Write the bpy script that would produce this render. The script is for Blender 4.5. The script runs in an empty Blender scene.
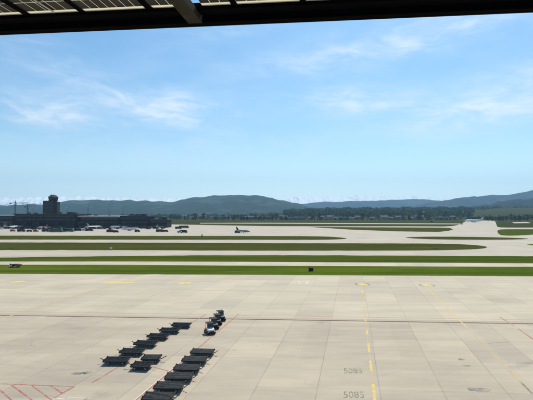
import bpy, bmesh, math, random
from mathutils import Vector, Matrix
R = math.radians
rnd = random.Random(7)
scn = bpy.context.scene
col = scn.collection
# ------------------------------------------------------------------ camera
F, H, PITCH = 418.0, 18.0, math.atan(13/418.0)
cam_d = bpy.data.cameras.new('camera'); cam = bpy.data.objects.new('camera', cam_d); col.objects.link(cam)
cam.location = (0, 0, H); cam.rotation_euler = (R(90)+PITCH, 0, 0)
cam_d.sensor_width = 36; cam_d.lens = 36*F/533; cam_d.clip_start = .1; cam_d.clip_end = 60000
scn.camera = cam
cp, sp_ = math.cos(PITCH), math.sin(PITCH)
def ray(px, py):
    dx, dy = (px-266.5)/F, (200-py)/F
    return Vector((dx, cp-dy*sp_, sp_+dy*cp))
def G(px, py, z=0.0):            # point of the ground plane (height z) for a survey direction
    d = ray(px, py); t = (z-H)/d.z
    return Vector((d.x*t, d.y*t, z))
def up_at(px, py, Y):            # point at forward distance Y
    d = ray(px, py); t = Y/d.y
    return Vector((d.x*t, Y, H+d.z*t))
# ------------------------------------------------------------------ materials
MATS = {}
def mat(name, c, rough=.7, metal=0., noise=0., nscale=1., bump=0., spec=.5, c2=None, coat=0.):
    if name in MATS: return MATS[name]
    m = bpy.data.materials.new(name); m.use_nodes = True; MATS[name] = m
    nt = m.node_tree; b = nt.nodes['Principled BSDF']
    b.inputs['Roughness'].default_value = rough; b.inputs['Metallic'].default_value = metal
    b.inputs['Specular IOR Level'].default_value = spec
    b.inputs['Coat Weight'].default_value = coat
    b.inputs['Base Color'].default_value = (*c, 1)
    if noise or c2:
        tc = nt.nodes.new('ShaderNodeTexCoord'); n = nt.nodes.new('ShaderNodeTexNoise')
        n.inputs['Scale'].default_value = nscale; n.inputs['Detail'].default_value = 6
        nt.links.new(tc.outputs['Object'], n.inputs['Vector'])
        r = nt.nodes.new('ShaderNodeValToRGB')
        cc = c2 or tuple(x*(1-noise) for x in c)
        r.color_ramp.elements[0].position = .35; r.color_ramp.elements[1].position = .65
        r.color_ramp.elements[0].color = (*cc, 1); r.color_ramp.elements[1].color = (*[min(1, x*(1+noise*.6)) for x in c], 1)
        nt.links.new(n.outputs['Fac'], r.inputs['Fac']); nt.links.new(r.outputs['Color'], b.inputs['Base Color'])
        if bump:
            bp = nt.nodes.new('ShaderNodeBump'); bp.inputs['Strength'].default_value = bump
            nt.links.new(n.outputs['Fac'], bp.inputs['Height']); nt.links.new(bp.outputs['Normal'], b.inputs['Normal'])
    return m
class NT:                        # little helper for math node chains
    def __init__(s, nt): s.nt = nt
    def put(s, sock, v):
        if isinstance(v, (int, float)): sock.default_value = v
        elif isinstance(v, tuple): sock.default_value = v
        else: s.nt.links.new(v, sock)
    def m(s, op, a, b=0., c=0.):
        n = s.nt.nodes.new('ShaderNodeMath'); n.operation = op
        s.put(n.inputs[0], a); s.put(n.inputs[1], b); s.put(n.inputs[2], c); return n.outputs[0]
    def noise(s, vec, scale, detail=5, rough=.55, dist=0.):
        n = s.nt.nodes.new('ShaderNodeTexNoise'); s.nt.links.new(vec, n.inputs['Vector'])
        n.inputs['Scale'].default_value = scale; n.inputs['Detail'].default_value = detail
        n.inputs['Roughness'].default_value = rough; n.inputs['Distortion'].default_value = dist; return n.outputs['Fac']
    def ss(s, v, a, b, lo=0., hi=1.):
        n = s.nt.nodes.new('ShaderNodeMapRange'); n.interpolation_type = 'SMOOTHSTEP'
        s.put(n.inputs['Value'], v); n.inputs['From Min'].default_value = a; n.inputs['From Max'].default_value = b
        n.inputs['To Min'].default_value = lo; n.inputs['To Max'].default_value = hi; return n.outputs[0]
    def mix(s, f, a, b, mode='MIX'):
        n = s.nt.nodes.new('ShaderNodeMix'); n.data_type = 'RGBA'; n.blend_type = mode
        s.put(n.inputs[0], f)
        for i, v in ((6, a), (7, b)):
            if isinstance(v, tuple) and len(v) == 3: v = (*v, 1)
            s.put(n.inputs[i], v)
        return n.outputs[2]
    def comb(s, x, y, z=0.):
        n = s.nt.nodes.new('ShaderNodeCombineXYZ')
        s.put(n.inputs[0], x); s.put(n.inputs[1], y); s.put(n.inputs[2], z); return n.outputs[0]
# slab grid directions
A_L = math.atan((353-266.5)/F)
Ldir = Vector((math.sin(A_L), math.cos(A_L), 0)); nL = Vector((math.cos(A_L), -math.sin(A_L), 0))
d0, d1 = G(0, 314.6), G(533, 323.2)
Tdir = (d1-d0).normalized(); nT = Vector((-Tdir.y, Tdir.x, 0))
PU = 6.22; U0 = G(381, 399).dot(nL); PV = 8.6; V0 = G(266, 358).dot(nT)
def concrete(name, base, dark, slab=.12, joints=1., stains=.5, pu=PU, pv=PV):
    m = bpy.data.materials.new(name); m.use_nodes = True; nt = m.node_tree; b = nt.nodes['Principled BSDF']; N = NT(nt)
    geo = nt.nodes.new('ShaderNodeNewGeometry'); sep = nt.nodes.new('ShaderNodeSeparateXYZ')
    nt.links.new(geo.outputs['Position'], sep.inputs[0]); X, Y = sep.outputs[0], sep.outputs[1]
    P = N.comb(X, Y)
    u = N.m('DIVIDE', N.m('SUBTRACT', N.m('ADD', N.m('MULTIPLY', X, nL.x), N.m('MULTIPLY', Y, nL.y)), U0), pu)
    v = N.m('DIVIDE', N.m('SUBTRACT', N.m('ADD', N.m('MULTIPLY', X, nT.x), N.m('MULTIPLY', Y, nT.y)), V0), pv)
    def line(w, period, width):
        f = N.m('ABSOLUTE', N.m('SUBTRACT', N.m('FRACT', N.m('ADD', w, .5)), .5))
        return N.ss(N.m('MULTIPLY', f, period), width*.45, width, 1., 0.)
    wob = N.m('MULTIPLY', N.m('SUBTRACT', N.noise(P, .7, 3), .5), .012)
    ju = line(N.m('ADD', u, wob), pu, .075); jv = line(N.m('ADD', v, wob), pv, .055)
    cell = N.comb(N.m('FLOOR', u), N.m('FLOOR', v)); wn = nt.nodes.new('ShaderNodeTexWhiteNoise'); wn.noise_dimensions = '2D'
    nt.links.new(cell, wn.inputs['Vector'])
    big = N.noise(N.comb(N.m('MULTIPLY', X, .035), N.m('MULTIPLY', Y, .07)), 1., 6, .6)
    mid = N.noise(N.comb(N.m('MULTIPLY', X, .16), N.m('MULTIPLY', Y, .55)), 1., 7, .62, .6)
    fine = N.noise(P, 3.2, 8, .75)
    f = N.m('ADD', N.m('MULTIPLY', N.ss(big, .3, .7), .45), N.m('MULTIPLY', N.ss(mid, .3, .75), .35))
    f = N.m('ADD', f, N.m('MULTIPLY', N.m('SUBTRACT', fine, .5), .55))
    c = N.mix(f, dark, base)
    strk = N.noise(N.comb(N.m('MULTIPLY', u, .22), N.m('MULTIPLY', v, 2.6)), 1., 6, .6, .4)
    c = N.mix(N.m('MULTIPLY', N.ss(strk, .42, .68), .35), c, tuple(x*.82 for x in dark))
    patch = nt.nodes.new('ShaderNodeTexWhiteNoise'); patch.noise_dimensions = '2D'
    nt.links.new(N.comb(N.m('FLOOR', N.m('MULTIPLY', u, 2.)), N.m('FLOOR', N.m('MULTIPLY', v, .5))), patch.inputs['Vector'])
    c = N.mix(N.m('MULTIPLY', N.ss(patch.outputs['Value'], .86, .88), .12), c, tuple(x*.75 for x in dark))
    crk = nt.nodes.new('ShaderNodeTexVoronoi'); crk.feature = 'DISTANCE_TO_EDGE'; crk.inputs['Scale'].default_value = .11
    cv = nt.nodes.new('ShaderNodeVectorMath'); nt.links.new(P, cv.inputs[0]); nn = nt.nodes.new('ShaderNodeTexNoise'); nn.inputs['Scale'].default_value = .5; nt.links.new(P, nn.inputs['Vector']); nt.links.new(nn.outputs['Color'], cv.inputs[1])
    nt.links.new(cv.outputs[0], crk.inputs['Vector'])
    c = N.mix(N.m('MULTIPLY', N.m('MULTIPLY', N.ss(crk.outputs['Distance'], .002, .006, 1., 0.), N.ss(N.noise(P, .06, 2), .5, .6)), .3*joints), c, (.16, .14, .12))
    # slab-to-slab tone, warm / cool
    t = N.m('SUBTRACT', wn.outputs['Value'], .5)
    c = N.mix(1., c, N.comb(N.m('ADD', 1., N.m('MULTIPLY', t, slab*2.)), N.m('ADD', 1., N.m('MULTIPLY', t, slab*1.9)), N.m('ADD', 1., N.m('MULTIPLY', t, slab*1.5))), 'MULTIPLY')
    # tyre / oil stains drawn out along the lanes
    st = N.ss(N.noise(N.comb(N.m('MULTIPLY', u, .5), N.m('MULTIPLY', v, 1.4)), 1.1, 5, .6, .8), .60, .78)
    c = N.mix(N.m('MULTIPLY', st, stains*.45), c, (.17, .165, .15))
    dots = N.ss(N.noise(P, .55, 2, .5), .74, .8)
    c = N.mix(N.m('MULTIPLY', dots, stains*.55), c, (.10, .10, .095))
    jn = N.ss(N.noise(P, .25, 3), .3, .6, .35, 1.)
    c = N.mix(N.m('MULTIPLY', N.m('MULTIPLY', ju, jn), .62*joints), c, (.13, .12, .10))
    c = N.mix(N.m('MULTIPLY', N.m('MULTIPLY', jv, jn), .42*joints), c, (.15, .135, .11))
    nt.links.new(c, b.inputs['Base Color']); b.inputs['Roughness'].default_value = .85
    b.inputs['Specular IOR Level'].default_value = .3
    bp = nt.nodes.new('ShaderNodeBump'); bp.inputs['Strength'].default_value = .15; nt.links.new(fine, bp.inputs['Height'])
    nt.links.new(bp.outputs['Normal'], b.inputs['Normal'])
    return m
def grass_mat(name, c1, c2, c3, sx=.02, sy=.06):
    m = bpy.data.materials.new(name); m.use_nodes = True; nt = m.node_tree; b = nt.nodes['Principled BSDF']; N = NT(nt)
    geo = nt.nodes.new('ShaderNodeNewGeometry'); sep = nt.nodes.new('ShaderNodeSeparateXYZ')
    nt.links.new(geo.outputs['Position'], sep.inputs[0]); X, Y = sep.outputs[0], sep.outputs[1]
    P = N.comb(X, Y)
    a = N.noise(N.comb(N.m('MULTIPLY', X, sx), N.m('MULTIPLY', Y, sy)), 1., 6, .65, .4)
    d = N.noise(P, .9, 8, .8)
    c = N.mix(N.ss(a, .38, .62), c1, c2)
    c = N.mix(N.m('MULTIPLY', N.ss(d, .45, .7), .6), c, c3)
    mow = N.noise(N.comb(N.m('MULTIPLY', X, .006), N.m('MULTIPLY', Y, .42)), 1., 3, .5, .2)      # mowing swaths run along the runway
    c = N.mix(N.m('MULTIPLY', N.ss(mow, .46, .58), .55), c, tuple(v*.62 for v in c1))
    dry = N.noise(N.comb(N.m('MULTIPLY', X, .03), N.m('MULTIPLY', Y, .12)), 1., 7, .7, .5)
    c = N.mix(N.m('MULTIPLY', N.ss(dry, .6, .72), .55), c, (.17, .14, .06))
    nt.links.new(c, b.inputs['Base Color']); b.inputs['Roughness'].default_value = 1.; b.inputs['Specular IOR Level'].default_value = 0.
    bp = nt.nodes.new('ShaderNodeBump'); bp.inputs['Strength'].default_value = .35; nt.links.new(d, bp.inputs['Height'])
    nt.links.new(bp.outputs['Normal'], b.inputs['Normal'])
    return m
def paint(name, c, wear=.5, sc=1.3):
    m = bpy.data.materials.new(name); m.use_nodes = True; nt = m.node_tree; b = nt.nodes['Principled BSDF']; N = NT(nt)
    geo = nt.nodes.new('ShaderNodeNewGeometry')
    n = N.noise(geo.outputs['Position'], sc, 8, .7)
    c_ = N.mix(N.ss(n, .40, .68, 0., wear), c, (.40, .35, .26))
    nt.links.new(c_, b.inputs['Base Color']); b.inputs['Roughness'].default_value = .9; b.inputs['Specular IOR Level'].default_value = .15
    return m
def wood_mat(name, c1, c2, scale):
    m = bpy.data.materials.new(name); m.use_nodes = True; nt = m.node_tree; b = nt.nodes['Principled BSDF']; N = NT(nt)
    geo = nt.nodes.new('ShaderNodeNewGeometry')
    a = N.noise(geo.outputs['Position'], scale, 8, .7); d = N.noise(geo.outputs['Position'], scale*.28, 4, .6)
    c = N.mix(N.ss(a, .38, .62), c1, c2); c = N.mix(N.ss(d, .56, .6, 0., .55), c, tuple(x*2.6 for x in c2))
    nt.links.new(c, b.inputs['Base Color']); b.inputs['Roughness'].default_value = 1; b.inputs['Specular IOR Level'].default_value = .05
    bp = nt.nodes.new('ShaderNodeBump'); bp.inputs['Strength'].default_value = 1.; bp.inputs['Distance'].default_value = 40.
    nt.links.new(a, bp.inputs['Height']); nt.links.new(bp.outputs['Normal'], b.inputs['Normal'])
    return m
# ------------------------------------------------------------------ object helpers
def tag(o, label=None, cat=None, group=None, kind=None):
    for k, v in (('label', label), ('category', cat), ('group', group), ('kind', kind)):
        if v: o[k] = v
    return o
def empty(name, loc=(0, 0, 0), rz=0., label=None, cat=None, group=None):
    o = bpy.data.objects.new(name, None); col.objects.link(o); o.location = loc; o.rotation_euler = (0, 0, rz)
    o.empty_display_size = .3
    return tag(o, label, cat, group)
class MB:
    def __init__(s): s.v = []; s.f = []; s.mi = []; s.cur = 0
    def add(s, vs, fs):
        o = len(s.v); s.v += [tuple(v) for v in vs]; s.f += [tuple(i+o for i in f) for f in fs]; s.mi += [s.cur]*len(fs); return s
    def box(s, x0, x1, y0, y1, z0, z1, M=None):
        vs = [Vector((x, y, z)) for z in (z0, z1) for y in (y0, y1) for x in (x0, x1)]
        if M: vs = [M @ v for v in vs]
        return s.add(vs, [(0, 2, 3, 1), (4, 5, 7, 6), (0, 1, 5, 4), (2, 6, 7, 3), (0, 4, 6, 2), (1, 3, 7, 5)])
    def tube(s, a, b, r, r2=None, n=8):
        a, b = Vector(a), Vector(b); r2 = r if r2 is None else r2
        d = (b-a).normalized(); u = d.orthogonal().normalized(); w = d.cross(u)
        vs = []
        for p, q in ((a, r), (b, r2)):
            for i in range(n):
                t = 2*math.pi*i/n; vs.append(p+(u*math.cos(t)+w*math.sin(t))*q)
        fs = [(i, (i+1) % n, n+(i+1) % n, n+i) for i in range(n)] + [tuple(range(n-1, -1, -1)), tuple(range(n, 2*n))]
        return s.add(vs, fs)
    def lathe(s, prof, axis='Z', n=16, c=(0, 0, 0)):     # prof: (along, radius[, dz])
        vs = []; c = Vector(c)
        for p in prof:
            t_, r = p[0], p[1]; dz = p[2] if len(p) > 2 else 0
            for i in range(n):
                a = 2*math.pi*i/n; x, y = r*math.cos(a), r*math.sin(a)
                v = {'Z': (x, y, t_), 'X': (t_, x, y+dz), 'Y': (x, t_, y)}[axis]; vs.append(Vector(v)+c)
        fs = []
        for k in range(len(prof)-1):
            for i in range(n): fs.append((k*n+i, k*n+(i+1) % n, (k+1)*n+(i+1) % n, (k+1)*n+i))
        fs += [tuple(range(n)), tuple(range((len(prof)-1)*n, len(prof)*n))]
        return s.add(vs, fs)
    def prism(s, pts, z0, z1):
        n = len(pts); vs = [(p[0], p[1], z0) for p in pts]+[(p[0], p[1], z1) for p in pts]
        return s.add(vs, [(i, (i+1) % n, n+(i+1) % n, n+i) for i in range(n)]+[tuple(range(n)), tuple(range(n, 2*n))])
    def hexa(s, bot, top):
        return s.add(list(bot)+list(top), [(0, 3, 2, 1), (4, 5, 6, 7), (0, 1, 5, 4), (1, 2, 6, 5), (2, 3, 7, 6), (3, 0, 4, 7)])
    def build(s, name, m, parent=None, bevel=0., smooth=False):
        me = bpy.data.meshes.new(name); me.from_pydata(s.v, [], s.f)
        bm = bmesh.new(); bm.from_mesh(me)
        bmesh.ops.recalc_face_normals(bm, faces=bm.faces)
        if bevel: bmesh.ops.bevel(bm, geom=bm.edges[:], offset=bevel, segments=1, affect='EDGES', clamp_overlap=True)
        bm.to_mesh(me); bm.free()
        for q in (m if isinstance(m, (list, tuple)) else [m]): me.materials.append(q)
        if isinstance(m, (list, tuple)) and not bevel:
            for p, i in zip(me.polygons, s.mi): p.material_index = i
        if smooth:
            for p in me.polygons: p.use_smooth = True
            me.set_sharp_from_angle(angle=R(40))
        o = bpy.data.objects.new(name, me); col.objects.link(o)
        if parent: o.parent = parent
        return o
def copy_tree(o, parent=None):
    c = o.copy(); col.objects.link(c); c.parent = parent
    for ch in KIDS(o): copy_tree(ch, c)
    return c
def KIDS(o): return [x for x in bpy.data.objects if x.parent == o]
_kid = {}
def place(proto, loc, rz=0., label=None, cat=None, group=None, sc=None, used=set()):
    if proto.name not in used: used.add(proto.name); o = proto; _kid[proto.name] = None
    else: o = copy_tree(proto)
    o.location = loc; o.rotation_euler = (0, 0, rz)
    if sc: o.scale = (sc,)*3 if isinstance(sc, (int, float)) else sc
    return tag(o, label, cat, group)
def sheet(name, pts, m, z, kind='structure', thick=0.):
    if name == 'grass_verge':        # turf never ends on a ruled line
        q = random.Random(len(pts)); out = []
        for a, b in zip(pts, pts[1:]+pts[:1]):
            L = (b-a).length; k = max(1, min(240, int(L/3.5)))
            out += [a+(b-a)*(i/k)+(Vector((0, q.gauss(0, .12+a.y*.0011), 0)) if i else Vector()) for i in range(k)]
        pts = out
    bm = bmesh.new(); vs = [bm.verts.new((p.x, p.y, z)) for p in pts]
    f = bm.faces.new(vs); bm.normal_update()
    if f.normal.z < 0: f.normal_flip()
    bmesh.ops.triangulate(bm, faces=[f])
    me = bpy.data.meshes.new(name); bm.to_mesh(me); bm.free(); me.materials.append(m)
    o = bpy.data.objects.new(name, me); col.objects.link(o); o['kind'] = kind; return o
def chaikin(p, n=2):
    for _ in range(n):
        q = []
        for i in range(len(p)):
            a, b = p[i], p[(i+1) % len(p)]; q += [a*.75+b*.25, a*.25+b*.75]
        p = q
    return p
def tip(p, n=2):                 # rounds an open run of points, keeping its ends
    for _ in range(n):
        q = [p[0]]
        for a, b in zip(p, p[1:]): q += [a*.75+b*.25, a*.25+b*.75]
        p = q+[p[-1]]
    return p
# ------------------------------------------------------------------ ground
M_field = grass_mat('meadow', (.042, .052, .012), (.065, .062, .022), (.055, .07, .016), .004, .010)
M_grass_near = grass_mat('mown_grass', (.055, .088, .008), (.085, .115, .010), (.12, .14, .022))
M_grass_far = grass_mat('dry_grass', (.048, .060, .010), (.064, .064, .014), (.10, .092, .028))
M_grass_mid = grass_mat('mid_grass', (.048, .074, .008), (.068, .086, .010), (.095, .095, .020))
M_apron = concrete('apron_concrete', (.51, .425, .315), (.36, .30, .225), .085, .65, 1.1)
M_should = concrete('taxiway_concrete', (.53, .45, .33), (.41, .35, .26), .07, .5, .4)
M_taxi = concrete('far_concrete', (.47, .40, .31), (.37, .32, .25), .05, .35, .3, 12., 12.)
gs = 32000
sheet('ground', [Vector((-gs, -300, 0)), Vector((gs, -300, 0)), Vector((gs, 34000, 0)), Vector((-gs, 34000, 0))], M_field, 0)
P = lambda L: [G(x, y) for x, y in L]
pav = P([(-500, 224.5), (170, 224.4), (265, 226.1), (316, 226.3), (400, 226.3), (444, 226.5), (453, 226.0), (458, 224.9), (462, 223.3), (465, 221.8), (466.5, 221), (470, 220.6), (493, 220.6), (494.6, 221), (495.6, 222.2), (496.4, 224.6), (497.2, 226.7), (500, 227.4), (508, 227.6), (1000, 227.7), (1000, 285), (-500, 282)])
sheet('taxiway', pav, M_taxi, .012)
sheet('taxiway', P([(200, 222.9), (265, 222.8), (400, 223.3), (463, 223.6), (463, 224.3), (400, 224.1), (265, 223.6), (200, 223.5)]), M_taxi, .012)
sheet('service_road', P([(512, 222.1), (527, 221.9), (531, 223.0), (514, 223.2)]), M_taxi, .012)
sheet('service_road', P([(-300, 261.8), (0, 261.6), (130, 261.5), (265, 262), (533, 263.4), (900, 265), (900, 268.4), (533, 266.9), (265, 265.8), (130, 264.9), (0, 264.8), (-300, 264.9)]), M_should, .036)
sheet('grass_verge', P([(-300, 274), (0, 273.9), (265, 275), (533, 276.4), (900, 278), (900, 264.5), (533, 263), (265, 261.6), (130, 261), (0, 261), (-300, 261.2)]), M_grass_near, .024)
sheet('grass_verge', P([(-300, 259), (-60, 258.5), (0, 257.6), (60, 256.7), (130, 256), (200, 255.3), (300, 255.2), (400, 255.6), (533, 256.2), (900, 258), (900, 265), (533, 263.4), (265, 262), (130, 261.5), (0, 261.6), (-300, 261.8)]), M_grass_mid, .030)
sheet('grass_verge', P([(-300, 242)]) + P([(0, 242.4), (130, 242.6), (265, 243.1), (398, 243.4)]) + tip(P([(440, 243.6), (462, 244.2), (480, 245.4), (489, 247.1), (482, 248.9), (462, 249.8), (440, 250.3)])) + P([(398, 250.6), (265, 250.7), (130, 250.2), (0, 250.2), (-300, 250)]), M_grass_far, .024)
sheet('grass_verge', P([(-300, 235.6), (0, 235.6), (130, 235.8), (265, 236)]) + tip(P([(300, 236.1), (325, 236.4), (341, 237.4), (349, 238.6), (338, 239.5), (310, 239.9)])) + P([(265, 239.8), (130, 239.7), (0, 239.6), (-300, 239.4)]), M_grass_far, .024)
sheet('grass_verge', chaikin(P([(401, 237.3), (430, 236.5), (480, 236.9), (520, 237.9), (533, 239.1), (500, 239.9), (440, 239.6), (415, 238.7)])), M_grass_far, .024)
sheet('grass_verge', chaikin(P([(521, 244.7), (545, 243.6), (600, 243.5), (800, 243.5), (800, 246), (600, 246), (545, 245.9)])), M_grass_mid, .024)
sheet('grass_verge', P([(497.4, 231.5), (498, 230.1), (501, 229.4), (510, 229.2), (900, 229.2), (900, 234.4), (560, 234.4), (533, 234.6), (518, 235.5), (508, 235.7), (501, 235.2), (498.2, 233.6)]), M_grass_mid, .024)
sheet('grass_verge', P([(308, 226.9), (360, 227.2), (440, 227.6), (450, 228), (453, 229.5), (448, 231), (438, 231.9), (398, 231.4), (350, 229.6)]), M_grass_far, .024)
# near apron: lighter strip beyond the drain, greyer slabs this side of it
dl = lambda px, off=0.: G(px, 314.6+(323.2-314.6)*px/533.+off)
sheet('taxiway_shoulder', P([(-300, 274), (0, 273.9), (265, 275), (533, 276.4), (900, 278)]) + [dl(900), dl(-300)], M_should, .036)
nearL, nearR = dl(-300) - Ldir*200, dl(900) - Ldir*200
sheet('apron', [dl(-300), dl(900), Vector((160, -60, 0)), Vector((-160, -60, 0))], M_apron, .036)
# drain slot and the red boundary line beside it
ps = paint('drain_iron', (.11, .075, .05), .15)
M_red = paint('red_paint', (.38, .10, .085), .85); M_redfaint = paint('faded_red_paint', (.46, .26, .20), .8)
M_yel = paint('yellow_paint', (.66, .47, .14), .85, 1.3); M_yelf = paint('faded_yellow_paint', (.50, .38, .18), .98, .6)
M_white = paint('white_paint', (.66, .60, .53), .85); M_black = paint('black_paint', (.16, .18, .14), .98, 2.2)
M_tyre = paint('tyre_mark', (.20, .18, .155), .9)
def strip(name, a, b, w, m, z, kind='structure'):
    d = (b-a); d.z = 0; d.normalize(); n = Vector((-d.y, d.x, 0))*w/2
    L = (b-a).length; k = max(1, int(L/4)); top = []; bot = []
    return sheet(name, [a+n, b+n, b-n, a-n], m, z, kind)
strip('drain_channel', dl(-300, .8), dl(900, .8), .42, ps, .044)
strip('drain_kerb', dl(-300, -.3)+Vector((0, .0, 0)), dl(900, -.3), 1.5, paint('kerb_concrete', (.40, .32, .25), .5), .040)
strip('red_line', dl(-300, -3.2), dl(900, -3.2), .14, M_redfaint, .044)
# red lane lines beside the dollies
def lineto(pa, y2):              # along the slab direction from pixel pa until image row y2
    a = G(*pa); x2 = 353+(pa[0]-353)*(y2-213)/(pa[1]-213.); return a, G(x2, y2)
def mark(name, pa, pb, w, m, z=.046): return strip(name, G(*pa), G(*pb), w, m, z)
mark('red_line', (238.8, 314.2), (60, 464), .17, M_red); mark('red_line', (206, 314.4), (92, 383), .17, M_red, .0465)
mark('white_line', (196.5, 349), (133, 401.5), .13, M_white, .0455)
mark('white_line', (165, 337.5), (120, 365), .16, M_white, .0455)
mark('red_line', (151.5, 366.6), (173, 372.6), .13, M_red)
mark('white_line', (131, 374), (142, 370.3), .12, M_white); mark('white_line', (142, 370.3), (158, 374), .12, M_white, .047)
mark('red_line', (499.5, 317), (513.5, 325.8), .18, M_red); mark('red_line', (518, 328.8), (534, 340), .18, M_red); mark('red_line', (539, 343.6), (560, 358), .18, M_red)
# hatched keep-clear area
for a, b in (((-120, 379.6), (74.5, 386.8)), ((74.5, 386.8), (-20, 440)), ((10.3, 384.3), (33, 401)), ((33, 401), (70, 428)), ((31, 385), (52, 400.5)), ((50.6, 385.8), (62.5, 393.6)), ((-1, 389), (12, 401)), ((-14, 383.6), (-34+14, 379+20)), ((-40, 383), (0, 410)), ((-60, 382), (-10, 414))):
    if a[0] == -14: continue
    mark('red_line', a, b, .15, M_red, .046+.0004*rnd.random()*4)
mark('white_line', (52, 399.4), (72, 398.2), .16, M_white, .0475); mark('white_line', (72, 398.2), (92, 398.8), .16, M_white, .048)
mark('white_line', (88, 398.3), (79, 403), .14, M_red, .0485)
# yellow lead-in lines
yl = M_yel
for y0, y1 in ((290, 293.2), (301, 306), (318.5, 321), (330, 334.6), (342.9, 352.1), (361, 371.3), (384.2, 402)):
    xx = lambda y: 353+(375.0-353)*(y-213)/(399-213.)-.2
    mark('yellow_line', (xx(y0), y0), (xx(y1), y1), .30, yl)
mark('yellow_line', (xx(287), 287), (xx(384), 384), .12, M_yelf, .0445)
xr = lambda y: 353+(467-353)*(y-213)/(328-213.)
mark('yellow_line', (xr(288), 288), (xr(328.5), 328.5), .22, yl)
mark('yellow_line', (xr(335), 335), (xr(382), 382), .26, M_yelf)
mark('tyre_mark', (xr(382.5), 382.5), (xr(402), 402), .22, M_tyre)
xl = lambda y: 353+(120-353)*(y-213)/(283-213.)
mark('yellow_line', (xl(286), 286), (xl(352), 352), .5, M_yelf)
xm = lambda y: 353+(184-353)*(y-213)/(283-213.)
mark('yellow_line', (xm(286), 286), (xm(314), 314), .2, M_yelf)
# painted stand discs at the head of each lead-in line
DZ = [.0462]
def disc(px, py, w, l, m, name='stand_marking', z=None, ring=False):
    w *= .85; l *= .62
    DZ[0] += .0016; z = DZ[0]
    c = G(px, py); pts = [c+Vector((math.cos(t)*w/2, math.sin(t)*l/2, 0)) for t in [2*math.pi*i/40 for i in range(40)]]
    return sheet(name, pts, m, z)
M_disc = paint('yellow_disc_paint', (.66, .51, .15), .85, 1.2)
for px, py, w in ((109.5, 282.8, 2.6), (116.5, 282.9, 2.2), (124.5, 282.9, 2.8), (131.5, 282.7, 2.0), (182, 283.3, 2.6), (188, 283.2, 1.9), (15.5, 282.2, 2.2), (20.5, 282.1, 2.4), (425, 285.4, 2.4), (430, 285.4, 1.6), (362.5, 284.5, 3.0)):
    disc(px, py, w, 4.2, M_disc)
def bracket(px, py, s, w=3.6, l=6.4):
    c = G(px, py); pts = []
    for r_ in (1., .86):
        seq = [R(-52)+R(104)*i/12 for i in range(13)]
        if r_ < 1: seq = seq[::-1]
        pts += [c+Vector((s*math.cos(t)*w/2*r_, math.sin(t)*l/2*r_, 0)) for t in seq]
    sheet('stand_marking', pts, M_black, .068)
for c in ((362.3, 284.4), (427, 285.4)):
    k = .85
    for s in (-1, 1): bracket(*c, s, 4.4*k, 3.8)
def words(txt, px, py, w, m, z=.047, stretch=1.6, shear=0.):
    cu = bpy.data.curves.new('stand_number', 'FONT'); cu.body = txt; cu.align_x = 'CENTER'; cu.align_y = 'CENTER'; cu.shear = shear
    to = bpy.data.objects.new('tmp', cu); col.objects.link(to); bpy.context.view_layer.update()
    me = bpy.data.meshes.new_from_object(to.evaluated_get(bpy.context.evaluated_depsgraph_get())); bpy.data.objects.remove(to)
    o = bpy.data.objects.new('stand_number', me); col.objects.link(o)
    xs = [v.co.x for v in me.vertices]; s = w/(max(xs)-min(xs)); o.scale = (s, s*stretch, 1)
    o.location = G(px, py); o.location.z = z; me.materials.clear(); me.materials.append(m); o['kind'] = 'structure'
words('5085', 352, 371.2, 2.25, M_black, stretch=1.9, shear=.3); words('5085', 352.8, 395.2, 2.2, M_black, stretch=1.9, shear=.3)
words('17', 303, 282.4, 3.2, paint('worn_white_paint', (.66, .62, .50), .9, .9), stretch=1.6)
def blot(px, py, w, l, m, z=.0455, n=22, s=3):
    q = random.Random(s); c = G(px, py)
    sheet('oil_stain', [c+Vector((math.cos(2*math.pi*i/n)*w/2*q.uniform(.6, 1.1), math.sin(2*math.pi*i/n)*l/2*q.uniform(.6, 1.1), 0)) for i in range(n)], m, z)
M_oil = paint('oil_stain', (.19, .185, .155), .9, .9)
blot(77, 373.8, 1.3, .8, M_oil, s=4); blot(87, 372.8, 1.4, .8, M_oil, s=5); blot(83, 373.4, 1.0, .25, M_black, s=6)
blot(461, 359.5, .9, .7, M_oil, s=8); blot(467, 366, 1.0, .5, M_oil, s=9); blot(478, 390, 2.6, 1.1, M_oil, s=2)
mark('tyre_mark', (488, 343.5), (500, 342.6), .08, M_tyre); mark('tyre_mark', (502, 342.6), (511, 342.0), .08, M_tyre)
# ------------------------------------------------------------------ common paints
K = dict(black=mat('black_steel', (.010, .010, .011), .6, 0, .35, 6., spec=.2), frame=mat('dark_grey_steel', (.020, .020, .021), .6, 0, .5, 5., spec=.25),
         roller=mat('worn_roller_steel', (.08, .08, .08), .5, .3, .6, 3.), rubber=mat('tyre_rubber', (.015, .015, .016), .9), rim=mat('wheel_rim', (.28, .28, .29), .45, .6),
         white=mat('white_vehicle_paint', (.75, .74, .72), .35, 0, .08, 3., coat=.3), glass=mat('dark_glass', (.010, .013, .015), .15, 0, spec=.4),
         alu=mat('aluminium', (.42, .43, .45), .4, .8, .15, 4.), red=mat('red_vehicle_paint', (.33, .05, .035), .4), rust=mat('rusty_red_steel', (.24, .07, .045), .7, 0, .5, 2.),
         orange=mat('amber_lens', (.8, .30, .03), .3), seat=mat('black_vinyl', (.02, .02, .022), .6), lens=mat('headlight_lens', (.7, .7, .68), .15),
         pale=mat('pale_grey_paint', (.5, .5, .49), .5, 0, .1, 2.), blue=mat('blue_paint', (.03, .05, .12), .5), green=mat('dark_green_paint', (.03, .09, .05), .5))
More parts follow.
